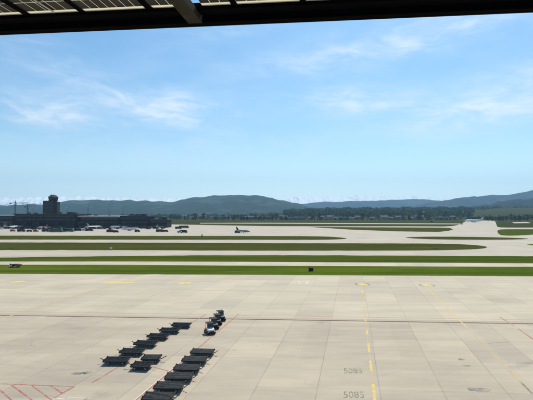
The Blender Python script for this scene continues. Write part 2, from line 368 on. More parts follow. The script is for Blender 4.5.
def wheel(root, x, y, r, w, hub=True):
    o = MB().lathe([(-w/2, r*.86), (-w*.36, r), (w*.36, r), (w/2, r*.86)], 'Y', 16, (x, y, r)).build('wheel', K['rubber'], root, smooth=True)
    if hub:
        MB().lathe([(-w/2-.012, r*.5), (-w/2-.01, r*.55), (w/2+.01, r*.55), (w/2+.012, r*.5)], 'Y', 12, (x, y, r)).build('rim', K['rim'], o)
    return o
# ------------------------------------------------------------------ pallet dolly (long axis X, towbar to -X)
def make_dolly(lx, ly, name, rollers, tow=.85, zt=.50):
    r = empty(name)
    m = MB()
    for s in (-1, 1):
        m.box(-lx/2, lx/2, s*(ly/2)-.05, s*(ly/2)+.05, zt-.17, zt)
    for i in range(5):
        x = -lx/2+.05+(lx-.1)*i/4; m.box(x-.045, x+.045, -ly/2+.05, ly/2-.05, zt-.163, zt-.05)
    m.box(-lx/2-.06, -lx/2-.002, -ly/2-.03, ly/2+.03, zt-.15, zt+.035); m.box(lx/2+.002, lx/2+.06, -ly/2-.03, ly/2+.03, zt-.15, zt+.035)
    m.box(-lx/2+.1, lx/2-.1, -.12, .12, zt-.25, zt-.172)
    m.build('chassis', K['frame'], r, .008)
    m = MB(); n = rollers
    for i in range(n):
        y = -ly/2+.16+(ly-.32)*i/(n-1)
        m.tube((-lx/2+.06, y, zt-.015), (lx/2-.06, y, zt-.015), .032, n=6)
    m.build('roller_bed', K['roller'], r)
    m = MB()
    m.box(-lx/2+.08, lx/2-.08, -ly/2+.1, ly/2-.1, zt-.105, zt-.085).build('deck_plate', K['black'], r)
    for s in (-1, 1):
        for t in (-1, 1):
            m = MB().box(s*lx/2-.04, s*lx/2+.04, t*(ly/2-.3)-.11, t*(ly/2-.3)+.11, zt+.037, zt+.15); m.build('end_stop', K['frame'], r, .01)
    for sx in (-1, 1):
        MB().tube((sx*lx*.31, -ly*.36, .2), (sx*lx*.31, ly*.36, .2), .04).box(sx*lx*.31-.06, sx*lx*.31+.06, -.25, .25, .2, zt-.252).build('axle', K['black'], r)
        for sy in (-1, 1): wheel(r, sx*lx*.31, sy*ly*.36, .2, .14)
    m = MB(); a = (-lx/2-tow, 0, .62)
    m.tube((-lx/2+.3, -.32, .3), (-lx/2-.28, -.05, .36), .035); m.tube((-lx/2+.3, .32, .3), (-lx/2-.28, .05, .36), .035)
    m.tube((-lx/2-.25, 0, .355), a, .042); t = m.build('towbar', K['frame'], r)
    MB().lathe([(-.02, .05), (-.02, .09), (.02, .09), (.02, .05)], 'Z', 12, (-lx/2-tow-.07, 0, .64)).build('tow_eye', K['frame'], t)
    return r
rowang = math.atan2(Tdir.y, Tdir.x)
big = make_dolly(3.0, 1.75, 'pallet_dolly', 8, .55, .58)
ords = ['farthest', 'second from the far end', 'third from the far end', 'fourth from the far end', 'fifth from the far end', 'nearest']
left = [(181.5, 327.2), (170, 332.6), (158.3, 338.8), (145.8, 346.2), (132.3, 354.4), (117.0, 363.2)]
place(big, G(*left[0], .037), rowang, 'dark pallet dolly in the left row, farthest one, near the apron drain', 'dolly', 'pallet dollies in the left row', .92)
wordsL = ['second from the far end', 'third from the far end', 'fourth from the far end', 'second from the near end', 'nearest one, towbar pointing left']
for i, p in enumerate(left[1:]):
    place(big, G(*p, .037), rowang+rnd.uniform(-.09, .09), 'dark pallet dolly, left row, '+wordsL[i], 'dolly', 'pallet dollies in the left row', .92)
right = [(202.6, 354.8), (194.8, 362.8), (187, 371.4), (179.2, 380.2), (169.2, 390), (158.5, 401), (146.8, 413.5)]
wordsR = ['farthest one, nearest to the parked tow tractors', 'second from the far end', 'third from the far end', 'middle one, fourth from the far end', 'fifth from the far end', 'cut by the bottom edge of the picture', 'just beyond the bottom edge of the picture']
for i, p in enumerate(right[:6]):
    place(big, G(*p, .037), rowang+math.pi+rnd.uniform(-.05, .05), 'black pallet dolly, right row, '+wordsR[i], 'dolly', 'pallet dollies in the right row', .92)
small = make_dolly(2.05, 1.6, 'container_dolly', 7, .7, .56)
place(small, G(151.5, 361.2, .037), rowang+math.pi+.05, 'short container dolly standing between the two rows, the farther of the pair', 'dolly', 'short dollies between the rows')
place(small, G(142, 368.6, .037), rowang-.04, 'short black container dolly between the two rows, the nearer of the pair', 'dolly', 'short dollies between the rows')
# ------------------------------------------------------------------ tow tractor (front to -Y)
def make_tractor(body, hood):
    r = empty('tow_tractor')
    MB().box(-.68, .68, -1.35, 1.35, .28, .72).build('body', body, r, .04)
    m = MB().hexa([(-.62, -1.33, .72), (.62, -1.33, .72), (.64, -.35, .72), (-.64, -.35, .72)], [(-.56, -1.22, 1.0), (.56, -1.22, 1.0), (.62, -.38, 1.12), (-.62, -.38, 1.12)])
    h = m.build('hood', hood, r, .03); MB().box(-.42, .42, -1.362, -1.352, .5, .66).build('grille', K['black'], h)
    for s in (-1, 1):
        MB().tube((s*.6, -.38, 1.1), (s*.56, -.22, 1.86), .03).build('roof_post', K['black'], r); MB().tube((s*.6, .95, .72), (s*.58, .9, 1.86), .03).build('roof_post', K['black'], r)
    MB().box(-.68, .68, -.42, 1.08, 1.86, 1.93).build('roof', K['black'], r, .025)
    MB().hexa([(-.55, -.37, 1.15), (.55, -.37, 1.15), (.55, -.35, 1.15), (-.55, -.35, 1.15)], [(-.52, -.235, 1.82), (.52, -.235, 1.82), (.52, -.215, 1.82), (-.52, -.215, 1.82)]).build('windscreen', K['glass'], r)
    MB().box(-.3, .3, .15, .62, .722, .9).build('seat', K['seat'], r, .03); MB().box(-.28, .28, .64, .74, .8, 1.35).build('backrest', K['seat'], r, .03)
    MB().tube((.0, -.3, 1.0), (0, -.08, 1.16), .02).lathe([(1.14, .17), (1.17, .19), (1.2, .17)], 'Z', 14, (0, -.06, 0)).build('steering_wheel', K['black'], r)
    MB().box(-.7, .7, -1.47, -1.36, .26, .46).build('bumper', K['black'], r, .02)
    for s in (-1, 1):
        MB().lathe([(-1.375, .05), (-1.352, .075)], 'Y', 12, (s*.53, 0, .6)).build('headlight', K['lens'], r)
        for y in (-.9, .85): wheel(r, s*.6, y, .3, .2)
    MB().lathe([(1.93, .06), (2.02, .05), (2.05, .02)], 'Z', 10, (.45, .8, 0)).build('beacon', K['orange'], r)
    MB().box(-.1, .1, 1.352, 1.5, .35, .5).build('hitch', K['black'], r)
    return r
tA = make_tractor(K['rust'], K['white']); tB = make_tractor(K['black'], K['roller'])
tA.location = G(209.8, 333.2, .037); tA.rotation_euler.z = .38; tA.scale = (.8,)*3
tag(tA, 'red and white tow tractor with open roof, front one of the parked line', 'tow tractor', 'tow tractors parked nose to tail')
for i, (p, l) in enumerate((((213.6, 328.2), 'dark tow tractor directly behind the red and white one'), ((217.3, 324.0), 'dark tow tractor, third from the front of the parked line'), ((220.6, 320.2), 'dark tow tractor at the far end of the line, on the drain'))):
    place(tB, G(*p, .037), .34+rnd.uniform(-.08, .08), l, 'tow tractor', 'tow tractors parked nose to tail', .8)
# ------------------------------------------------------------------ truck with trailer on the verge, dark cabinet, markers
def make_truck():
    r = empty('flatbed_truck', G(15.2, 267.1, .03), .02, 'white cab truck with a rusty red load bed driving along the verge', 'truck'); r.scale = (.66,)*3
    MB().hexa([(-2.6, -.9, .45), (-1.2, -.9, .45), (-1.2, .9, .45), (-2.6, .9, .45)], [(-2.3, -.82, 1.95), (-1.25, -.82, 1.95), (-1.25, .82, 1.95), (-2.3, .82, 1.95)]).build('cab', K['white'], r, .05)
    MB().box(-2.1, -1.35, -.915, -.86, 1.15, 1.75).build('side_window', K['glass'], r)
    MB().box(-1.15, 2.7, -.45, .45, .45, .62).build('chassis', K['black'], r)
    MB().box(-1.1, .3, -.95, .95, .63, 1.55).build('tool_box', K['black'], r, .03)
    b = MB().box(.35, 2.75, -1., 1., .63, .75); b.box(.35, 2.75, -1.05, -1.0, .63, 1.4); b.box(.35, 2.75, 1.0, 1.05, .63, 1.4); b.box(2.752, 2.8, -1.05, 1.05, .63, 1.4); b.build('load_bed', K['rust'], r)
    MB().lathe([(.76, .9), (1.5, .75), (1.75, .3)], 'Z', 10, (1.55, 0, 0)).build('load', K['rust'], r)
    for x in (-1.8, 1.5):
        for s in (-1, 1): wheel(r, x, s*.85, .42, .25)
make_truck()
r = empty('equipment_cabinet', G(311, 271, .03), .5, 'dark equipment cabinet with a tilted lid standing on the near grass verge', 'cabinet')
MB().box(-.75, .75, -.55, .55, .1, 1.25).build('housing', K['black'], r, .04); r.scale = (.8,)*3; MB().hexa([(-.85, -.62, 1.26), (.85, -.62, 1.26), (.85, .62, 1.26), (-.85, .62, 1.26)], [(-.85, -.62, 1.32), (.85, -.62, 1.32), (.85, .62, 1.62), (-.85, .62, 1.62)]).build('lid', K['rubber'], r)
MB().box(-.9, .9, -.7, .7, 0, .1).build('plinth', K['frame'], r); MB().tube((-.6, .3, 1.3), (-.6, .3, 2.1), .03).build('antenna', K['black'], r)
r = empty('taxiway_sign', G(111, 249.6, .03), 0, 'small white marker box on the dry grass island left of centre', 'sign')
MB().box(-.55, .55, -.12, .12, .3, 1.1).build('panel', K['white'], r, .02)
for s in (-1, 1): MB().box(s*.4-.04, s*.4+.04, -.05, .05, 0, .3).build('leg', K['black'], r)
r = empty('marker_post', G(202, 236.6, .03), 0, 'small dark marker post at the far edge of the wide apron', 'post')
MB().box(-.35, .35, -.3, .3, 0, 1.6).build('board', K['black'], r); MB().tube((0, 0, 1.6), (0, 0, 2.5), .08).build('lamp_stem', K['black'], r)
# low earth mounds with shrubs on the islands
# ------------------------------------------------------------------ vegetation
M_leaf = [mat('leaf_a', (.060, .090, .016), 1, 0, .5, .35, 0, .05), mat('leaf_b', (.15, .18, .035), 1, 0, .5, .35, 0, .05), mat('leaf_c', (.028, .046, .014), 1, 0, .5, .35, 0, .05)]
M_bark = mat('bark', (.07, .055, .04), 1)
def crown(q, mb, c, rx, rz, n, leaf, conic=False):
    blobs = []
    for _ in range(7):
        a = q.uniform(0, 6.28); h = q.uniform(-.6, .75); rr = (q.uniform(.15, .6) if not conic else .35*(1-h)*.6)
        blobs.append((Vector((math.cos(a)*rr*rx, math.sin(a)*rr*rx, h*rz)), q.uniform(.38, .62)*(1 if not conic else (1.1-h)*.6)))
    for i in range(n):
        b, s = q.choice(blobs)
        d = Vector((q.gauss(0, 1), q.gauss(0, 1), q.gauss(0, 1))).normalized()
        p = Vector(c)+b+Vector((d.x*rx*s, d.y*rx*s, d.z*rz*s*.85))*q.uniform(.7, 1.05)
        nrm = (d+Vector((q.gauss(0, .5), q.gauss(0, .5), q.gauss(0, .5)))).normalized()
        u = nrm.orthogonal().normalized(); w = nrm.cross(u); l = leaf*q.uniform(.6, 1.3)
        mb.add([p+u*l, p+w*l*.8, p-u*l, p-w*l*.9], [(0, 1, 2, 3)])
def make_tree(seed, h, w, lm, conic=False, name='tree'):
    q = random.Random(seed); r = empty(name)
    t = MB().tube((0, 0, 0), (0, 0, h*.55), w*.05, w*.025, 6)
    for i in range(5):
        a = q.uniform(0, 6.28); t.tube((0, 0, h*.25+i*h*.05), (math.cos(a)*w*.3, math.sin(a)*w*.3, h*.45+i*h*.07), w*.02, w*.008, 5)
    t.build('trunk', M_bark, r)
    m = MB(); crown(q, m, (0, 0, h*.56), w*.62, h*.46, 420, h*.045, conic); o = m.build('crown', lm, r)
    return r
trees = [make_tree(1, 17, 14, M_leaf[0], name='broadleaf_tree'), make_tree(2, 14, 13, M_leaf[1], name='broadleaf_tree'), make_tree(3, 20, 9, M_leaf[2], True, 'conifer_tree'), make_tree(4, 12, 14, M_leaf[0], name='broadleaf_tree'), make_tree(5, 16, 12, M_leaf[2], name='broadleaf_tree')]
kinds = ['tall mid green broadleaf tree', 'fresh light green broadleaf tree', 'narrow dark conifer', 'low round green tree', 'dark green broadleaf tree']
def tree_at(px, Y, sc=1., ki=None, where=''):
    ki = rnd.randrange(5) if ki is None else ki
    p = up_at(px, 213, Y); p.z = 0
    place(trees[ki], p, rnd.uniform(0, 6.28), kinds[ki]+' '+where, 'tree', 'trees '+where, sc*rnd.uniform(.85, 1.2))
for i in range(62):                # along the far edge of the airfield, right half
    px = 286+i*4.1+rnd.uniform(-1.6, 1.6)
    if 462 < px < 486 and rnd.random() < .6: continue
    tree_at(px, rnd.uniform(1010, 1260) if px < 500 else rnd.uniform(900, 1050), rnd.uniform(.65, 1.05), where='in the tree belt beyond the right half of the airfield')
for i in range(48):
    tree_at(292+i*3.6+rnd.uniform(-1.5, 1.5), rnd.uniform(985, 1040), rnd.uniform(.28, .55), where='in front of the houses at the far airfield edge')
for i in range(44):
    tree_at(170+i*2.7+rnd.uniform(-1.5, 1.5), rnd.uniform(980, 1150), rnd.uniform(.5, .9), where='in the thin belt below the big hill')
for px, Y in ((138, 575), (143, 590), (149, 570), (154, 585), (160, 580), (165, 600), (127, 600), (132, 590)):
    tree_at(px, Y, .62, rnd.choice((2, 4)), 'behind the right end of the dark terminal')
for px, Y in ((492, 900), (500, 880), (503, 905), (520, 910), (488, 930), (514, 905)):
    tree_at(px, Y, .6, 4, 'beside the bright service yard at far right')
# rising ground behind the belt, carrying the wood
def ridge(name, prof, Y0, Y1, m, ys=14, rough=6., px0=None, seed=1, base=-2.):
    q = random.Random(seed)
    xs = []; n = 220; p0, p1 = prof[0][0], prof[-1][0]
    def h(px):
        for (a, ya), (b, yb) in zip(prof, prof[1:]):
            if a <= px <= b:
                t = (px-a)/(b-a); t = t*t*(3-2*t); return ya+(yb-ya)*t
        return 213
    ph = [(q.uniform(.02, .6), q.uniform(0, 6.28), q.uniform(.2, 1)) for _ in range(26)]
    mb = MB(); vs = []
    for i in range(n+1):
        px = p0+(p1-p0)*i/n
        top = up_at(px, h(px), Y1); X = top.x; Z = max(top.z, base)
        Z += rough*sum(a*math.sin(f*i*2.2+b)/(1+f*5) for f, b, a in ph)*.35 if Z > 10 else 0
        for j in range(ys+1):
            t = j/ys; f = math.sin(t*math.pi/2)**1.25 if t < 1 else 1
            g = 1+(.16*math.sin(i*.31+j*.9+seed)*math.sin(j*.7+i*.13)+.10*math.sin(i*.83-j*1.3)+.05*math.sin(i*1.7+j*2.1))*(1-t)
            vs.append((X*(Y0+(Y1-Y0)*t)/Y1, Y0+(Y1-Y0)*t, base+(Z-base)*f*g))
        vs.append((X*1.02, Y1+(Y1-Y0)*.8, base))
    w = ys+2; fs = [(i*w+j, (i+1)*w+j, (i+1)*w+j+1, i*w+j+1) for i in range(n) for j in range(ys+1)]
    mb.add(vs, fs); o = mb.build(name, m, smooth=True); o['kind'] = 'structure'
    for p in o.data.polygons: p.use_smooth = True
    return o
M_w1 = wood_mat('forest_near', (.020, .034, .012), (.042, .066, .022), .05)
M_w2 = wood_mat('forest_mid', (.009, .019, .007), (.026, .042, .014), .012)
M_w3 = wood_mat('forest_far', (.006, .014, .012), (.018, .028, .018), .006)
main = [(-260, 206), (-120, 206.5), (-40, 206), (0, 205.4), (43, 204), (60, 202), (76, 200.9), (101, 200.2), (120, 200.6), (135, 201), (158, 201.8), (172, 202.4), (182, 199.6), (196, 197.4), (215, 196.6), (231, 196.1), (250, 195.6), (262, 196.1), (270, 197.4), (281, 199.8), (296, 203.2), (312, 207.4), (330, 211), (350, 213.5)]
ridge('wooded_hill', main, 2900, 4600, M_w2, rough=12, seed=3)
ridge('far_hills', [(270, 213), (300, 204), (323, 201.9), (341, 202.2), (352, 201), (374, 200.9), (392, 199.9), (413, 199.2), (428, 199.8), (441, 201), (470, 203), (520, 207)], 5600, 7000, M_w3, seed=5)
ridge('far_hills', [(380, 213), (410, 206), (436, 202), (448, 200), (459, 198), (474, 196.6), (492, 195.2), (509, 195), (520, 193), (533, 190.6), (560, 188.5), (640, 186), (800, 190)], 4300, 5400, M_w3, seed=8)
ridge('wooded_hill', [(440, 213), (478, 205.5), (488, 204.6), (494, 203.2), (500, 200.8), (515, 199.6), (533, 199), (580, 197), (700, 198)], 2500, 2900, M_w2, rough=5, seed=11)
def knoll(px): return max(0., min(1., (px-475)/40.))
terr = [(230, 214.6), (280, 212.6), (300, 211.4), (330, 210.6), (380, 210.2), (430, 210), (480, 209.6), (500, 208.6), (533, 208), (600, 207), (700, 207)]
ridge('meadow_slope', terr, 1150, 2350, M_field, rough=1.2, seed=13, base=-1.)
# ------------------------------------------------------------------ wood on the slope (nobody could count it)
def terr_z(px, Y):
    y = 214.6
    for (a, ya), (b, yb) in zip(terr, terr[1:]):
        if a <= px <= b: y = ya+(yb-ya)*(px-a)/(b-a); break
    Z = H+(213-y)/F*2350*1.0; t = min(1, max(0, (Y-1150)/1200)); return -1+(Z+1)*math.sin(t*math.pi/2)**1.25
def wood(name, n, pxr, Yr, hh, m, label, seed, gap=None):
    q = random.Random(seed); mb = MB()
    for _ in range(n):
        px = q.uniform(*pxr); Y = q.uniform(*Yr)
        if gap and gap(px, Y): continue
        X = (px-266.5)/F*Y; z = terr_z(px, Y) if Y > 1150 else 0; h = q.uniform(.55, 1.05)*hh*(.92+.12*math.sin(px*.33)+.12*math.sin(px*.9+Y*.01)); w = h*q.uniform(.34, .52)
        if math.sin(px*.21+Y*.006)*math.sin(px*.07-Y*.004) > .86: continue
        mb.cur = q.choice((0, 0, 1, 2))
        for k in range(34):
            d = Vector((q.gauss(0, 1), q.gauss(0, 1), q.gauss(0, 1))).normalized()
            p = Vector((X+d.x*w, Y+d.y*w, z+h*.55+d.z*h*.45)); nr = (d+Vector((q.gauss(0, .6), q.gauss(0, .6), q.gauss(0, .6)))).normalized()
            u = nr.orthogonal().normalized(); v = nr.cross(u); l = h*q.uniform(.10, .2)
            mb.add([p+u*l, p+v*l*.8, p-u*l, p-v*l*.9], [(0, 1, 2, 3)])
    o = mb.build(name, M_leaf); tag(o, label, 'wood', None, 'stuff'); return o
wood('wood', 2100, (284, 474), (1330, 2350), 17, 0, 'dense mixed wood stretching behind the houses at the far edge', 21)
wood('wood', 420, (468, 640), (1100, 1230), 9, 0, 'hedge and scrub at the foot of the green slope at far right', 22)
wood('wood', 190, (420, 500), (2000, 2400), 17, 0, 'tree line on the crest in front of the far blue hills', 23)
wood('wood', 520, (120, 292), (1290, 1700), 11, 0, 'dark scrub and trees on the flat ground below the big wooded hill', 26)
wood('wood', 160, (500, 640), (2200, 2340), 14, 0, 'tree line above the pale green meadow at far right', 24)
# ------------------------------------------------------------------ houses and sheds
def make_house(w, d, h, wall, roof, flat=False, name='house'):
    r = empty(name)
    MB().box(-w/2, w/2, -d/2, d/2, 0, h).build('wall', wall, r)
    if flat: rf = MB().box(-w/2-.3, w/2+.3, -d/2-.3, d/2+.3, h+.002, h+.5).build('roof', roof, r)
    else:
        m = MB(); a = d*.32
        m.add([(-w/2-.5, -d/2-.6, h-.2), (w/2+.5, -d/2-.6, h-.2), (w/2+.5, d/2+.6, h-.2), (-w/2-.5, d/2+.6, h-.2), (-w/2-.5, 0, h+a), (w/2+.5, 0, h+a)], [(0, 1, 5, 4), (2, 3, 4, 5), (0, 4, 3), (1, 2, 5), (0, 3, 2, 1)])
        rf = m.build('roof', roof, r); MB().box(w*.2, w*.2+.8, .6, 1.4, h+a*.4, h+a+.9).build('chimney', wall, rf)
    n = max(3, int(w/3.2)); fl = max(1, int(h/3))
    for k in range(fl):
        for i in range(n):
            x = -w/2+w*(i+.5)/n; MB().box(x-.55, x+.55, -d/2-.05, -d/2+.05, .9+k*3, 2.3+k*3).build('window', K['glass'], r)
    return r
W1, W2, W3 = mat('white_render', (.30, .28, .26), .9, 0, .1, .5), mat('cream_render', (.22, .19, .155), .9, 0, .1, .5), mat('grey_cladding', (.15, .15, .165), .7, 0, .1, .5)
R1, R2, R3 = mat('red_tiles', (.11, .06, .05), .9, 0, .2, .8), mat('brown_tiles', (.10, .075, .06), .9, 0, .2, .8), mat('metal_roof', (.42, .44, .46), .4, .5)
hs = [(make_house(13, 9, 6.2, W1, R1), 'white house with a red tiled roof'), (make_house(16, 10, 9.2, W2, R2), 'cream block of flats with a brown roof'), (make_house(34, 14, 8, W3, R3, True, 'warehouse'), 'long grey warehouse with a pale flat roof'), (make_house(24, 12, 9.4, W1, R2, name='house'), 'wide white house with a dark brown roof')]
hp = [(262, 1080, 3), (268, 1150, 2), (283, 1120, 3), (292, 1060, 2), (299, 1100, 2), (322, 1080, 1), (330, 1120, 3), (336, 1060, 0), (345, 1090, 2), (352, 1030, 0), (357, 1100, 1), (372, 1060, 0), (384, 1040, 3), (391, 1100, 0), (398, 1050, 1), (404, 1090, 0), (411, 1060, 0), (419, 1100, 3), (429, 1070, 0), (441, 1090, 2), (452, 1120, 1), (310, 1130, 0)]
for px, Y, k in hp:
    p = up_at(px, 213, Y); p.z = 0
    tag(place(hs[k][0], p, rnd.uniform(-.35, .35), sc=.9), hs[k][1]+' among trees at the far airfield edge', 'warehouse' if k == 2 else 'house', 'buildings at the far edge of the airfield')
for px, Y, k in ((184, 1250, 3), (196, 1150, 1), (203, 1250, 3), (212, 1200, 0), (220, 1150, 2), (247, 1120, 2), (253, 1160, 2), (240, 1200, 0), (190, 1200, 0), (228, 1230, 1)):
    p = up_at(px, 213, Y); p.z = 0
    tag(place(hs[k][0], p, rnd.uniform(-.2, .2), sc=.9 if k != 2 else 1.1), hs[k][1]+' on the flat below the big wooded hill', 'warehouse' if k == 2 else 'house', 'buildings below the big wooded hill')
for px, py, k in ((187, 208, 3), (199, 209.5, 1), (206, 210, 0), (264, 208.5, 3), (270, 210, 0), (278, 208.8, 1), (95, 209, 0), (112, 208.4, 3), (140, 209, 1), (243, 210.2, 0)):
    pass
# ------------------------------------------------------------------ snowy mountains
def alps():
    q = random.Random(5); N = 520; M = 26; Y0, Y1 = 8300, 9600; vs = []
    def prof(px):
        ks = [(-300, 198), (-60, 197.6), (0, 198), (20, 198.6), (40, 197), (62, 197.4), (85, 197.4), (110, 198.2), (130, 198.3), (150, 198.8), (168, 198.2), (185, 199.5), (260, 201), (285, 199.4), (298, 197.6), (312, 197), (322, 198), (335, 197.2), (348, 197.6), (361, 196.4), (372, 197.6), (382, 197.2), (395, 197.4), (410, 197.2), (425, 197.8), (440, 199.4), (480, 203), (560, 207), (620, 212)]
        for (a, ya), (b, yb) in zip(ks, ks[1:]):
            if a <= px <= b: return ya+(yb-ya)*(px-a)/(b-a)
        return 206
    fr = [(.21, .3, .9), (.43, 2., .8), (.77, 1., .7), (1.31, 2., .5), (2.3, .4, .35)]
    for i in range(N+1):
        px = -300+920*i/N; Z = H+(213.9-prof(px))/F*Y1
        j1 = sum(a*(1-2*abs(math.sin(px*f*.5+b))) for f, b, a in fr)
        Z += 15*j1
        for j in range(M+1):
            t = j/M; ph = px*.8+math.sin(j*.5)*1.3
            z = (Z)*t**.9*(1+.13*math.sin(ph*.9)*(1-t)+.10*math.sin(ph*2.3+j*.7)*(1-t)+.05*math.sin(ph*4.1-j*1.1)*(1-t))
            Y = Y0+(Y1-Y0)*t; vs.append(((px-266.5)/F*Y1*(.96+.04*t), Y+35*math.sin(ph), z))
        vs.append(((px-266.5)/F*Y1, Y1+900, -5))
    w = M+2; fs = [(i*w+j, (i+1)*w+j, (i+1)*w+j+1, i*w+j+1) for i in range(N) for j in range(M+1)]
    m = bpy.data.materials.new('snow_rock'); m.use_nodes = True; nt = m.node_tree; b = nt.nodes['Principled BSDF']; n_ = NT(nt)
    g = nt.nodes.new('ShaderNodeNewGeometry'); s = nt.nodes.new('ShaderNodeSeparateXYZ'); nt.links.new(g.outputs['Position'], s.inputs[0])
    f = n_.m('ADD', n_.m('DIVIDE', s.outputs[2], 400.), n_.m('MULTIPLY', n_.m('SUBTRACT', n_.noise(g.outputs['Position'], .006, 7, .7), .5), 1.6))
    c = n_.mix(n_.ss(f, .22, .54), (.16, .18, .21), (.95, .95, .95)); nt.links.new(c, b.inputs['Base Color']); b.inputs['Roughness'].default_value = .9
    o = MB().add(vs, fs).build('snowy_mountains', m); o['kind'] = 'structure'
alps()
# ------------------------------------------------------------------ terminal, tower
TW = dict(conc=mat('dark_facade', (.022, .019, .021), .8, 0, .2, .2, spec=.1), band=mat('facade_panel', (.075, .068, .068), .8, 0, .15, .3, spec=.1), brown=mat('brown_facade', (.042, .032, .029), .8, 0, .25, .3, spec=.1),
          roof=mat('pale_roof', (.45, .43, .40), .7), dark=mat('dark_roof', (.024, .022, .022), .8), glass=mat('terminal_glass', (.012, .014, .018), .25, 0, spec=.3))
def terminal(px0, px1, Y, d, h, roofm, label, floors=3, units=6, seed=1, rooft=.9):
    q = random.Random(seed); a = up_at(px0, 213, Y).x; b = up_at(px1, 213, Y).x; w = b-a
    r = empty('terminal_building', ((a+b)/2, Y, 0), 0, label, 'building')
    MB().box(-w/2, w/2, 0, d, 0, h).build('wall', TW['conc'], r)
    for k in range(floors):
        z = h*(k+.28)/floors; MB().box(-w/2+1, w/2-1, -.14, -.003, z, z+h/floors*.5).build('window_band', TW['glass'], r)
    m = MB(); n = int(w/6)
    m.box(-w/2+.5, w/2-.5, -.6, -.16, h-.6, h-.05)
    for i in range(n+1): x = -w/2+1+(w-2)*i/n; m.box(x-.18, x+.18, -.5, -.145, 0, h-.5)
    m.build('facade_fins', TW['band'], r)
    rf = MB().box(-w/2-1, w/2+1, -1.6, d+1, h+.003, h+rooft).build('roof', roofm, r)
    for i in range(units):
        x = q.uniform(-w/2+4, w/2-6); ww = q.uniform(2, 7); hh = q.uniform(.8, 2.6); y = q.uniform(3, d-4)
        MB().box(x, x+ww, y, y+4, h+rooft+.003, h+rooft+hh).build('plant_room', TW['dark'] if i % 3 else TW['band'], rf)
    return r
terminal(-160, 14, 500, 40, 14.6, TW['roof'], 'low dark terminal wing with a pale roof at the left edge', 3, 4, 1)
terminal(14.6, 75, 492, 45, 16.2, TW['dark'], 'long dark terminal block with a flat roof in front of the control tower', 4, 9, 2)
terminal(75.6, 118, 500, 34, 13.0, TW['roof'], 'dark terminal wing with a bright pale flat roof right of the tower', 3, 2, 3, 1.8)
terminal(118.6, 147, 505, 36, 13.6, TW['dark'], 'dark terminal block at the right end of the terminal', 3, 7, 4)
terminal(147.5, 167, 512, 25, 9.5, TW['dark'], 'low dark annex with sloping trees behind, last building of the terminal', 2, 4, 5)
def tower():
    Y = 560; cx = up_at(51, 213, Y).x
    r = empty('control_tower', (cx, Y, 0), .12, 'brown airport control tower with a flared glass cab, rising above the terminal', 'tower')
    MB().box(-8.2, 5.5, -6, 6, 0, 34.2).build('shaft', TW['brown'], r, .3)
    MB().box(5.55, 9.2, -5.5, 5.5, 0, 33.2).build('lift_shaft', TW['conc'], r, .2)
    for k in range(9): MB().box(-7.2, 4.6, -6.12, -5.95, 16.2+k*1.95, 17.1+k*1.95).build('window_band', TW['glass'], r)
    MB().lathe([(34.21, 5.4), (34.8, 5.9), (35.2, 5.9)], 'Z', 12, (2.6, 0, 0)).build('balcony', TW['conc'], r)
    MB().lathe([(35.2, 5.3), (36, 5.3)], 'Z', 12, (2.6, 0, 0)).build('neck', TW['conc'], r)
    c = MB().lathe([(36, 5.4), (36.4, 5.8), (38.8, 6.1)], 'Z', 12, (2.6, 0, 0)).build('cab', TW['glass'], r)
    MB().lathe([(38.81, 6.2), (39.6, 6.2), (40.8, 4.6), (42.0, 3.6), (42.5, 1.5)], 'Z', 12, (2.6, 0, 0)).build('cab_roof', TW['dark'], c)
    for x in (0, 3.5): MB().tube((x, 0, 41.5), (x, 0, 45), .12).build('antenna', K['black'], r)
tower()
def crane(px, Y, h, jib, cj, rz, label):
    p = up_at(px, 213, Y); r = empty('tower_crane', (p.x, Y, 0), rz, label, 'crane', 'tower cranes behind the terminal')
    m = MB(); s = 1.0
    for x in (-s, s):
        for y in (-s, s): m.box(x-.2, x+.2, y-.2, y+.2, 0, h)
    k = int(h/2.5)
    for i in range(k):
        z = i*2.5; m.tube((-s, -s, z), (s, -s, z+2.5), .13, n=4); m.tube((s, s, z), (-s, s, z+2.5), .13, n=4)
    m.build('mast', K['frame'], r)
    m = MB().box(-cj, jib, -.9, -.6, h, h+.35).box(-cj, jib, .6, .9, h, h+.35).box(-cj, jib, -.15, .15, h+1.7, h+2.0)
    for i in range(int((jib+cj)/2.4)):
        x = -cj+i*2.4; m.tube((x, -.75, h+.2), (x+1.2, 0, h+1.85), .1, n=4); m.tube((x+1.2, 0, h+1.85), (x+2.4, .75, h+.2), .1, n=4)
    m.build('jib', K['frame'], r)
    MB().add([(-1, -1, h), (1, -1, h), (1, 1, h), (-1, 1, h), (0, 0, h+7)], [(0, 1, 4), (1, 2, 4), (2, 3, 4), (3, 0, 4), (0, 3, 2, 1)]).build('tower_top', K['frame'], r)
    MB().box(-cj-.5, -cj+3, -1.2, 1.2, h-2.2, h-.01).build('counterweight', W3, r)
    MB().box(1.1, 3, -1, 1, h-2.2, h-.1).build('cab', K['white'], r, .1)
crane(15.2, 900, 39, 28, 11, .15, 'tower crane with a long jib left of the control tower')
crane(27.5, 1000, 33, 12, 8, 1.1, 'smaller tower crane seen end-on, between the long crane and the control tower')
def mast(px, Y, h, label, loc=None):
    p = loc or up_at(px, 213, Y); r = empty('floodlight_mast', (p.x, p.y if loc else Y, 0), 0, label, 'floodlight mast', 'floodlight masts over the terminal stands')
    MB().tube((0, 0, 0), (0, 0, h), .38, .16, 8).build('pole', K['frame'], r)
    MB().box(-1.5, 1.5, -.5, .5, h, h+.5).build('lamp_rack', K['frame'], r)
    for s in (-1, 0, 1): MB().box(s*1-.35, s*1+.35, -.9, -.52, h-.3, h+.4).build('lamp', K['pale'], r)
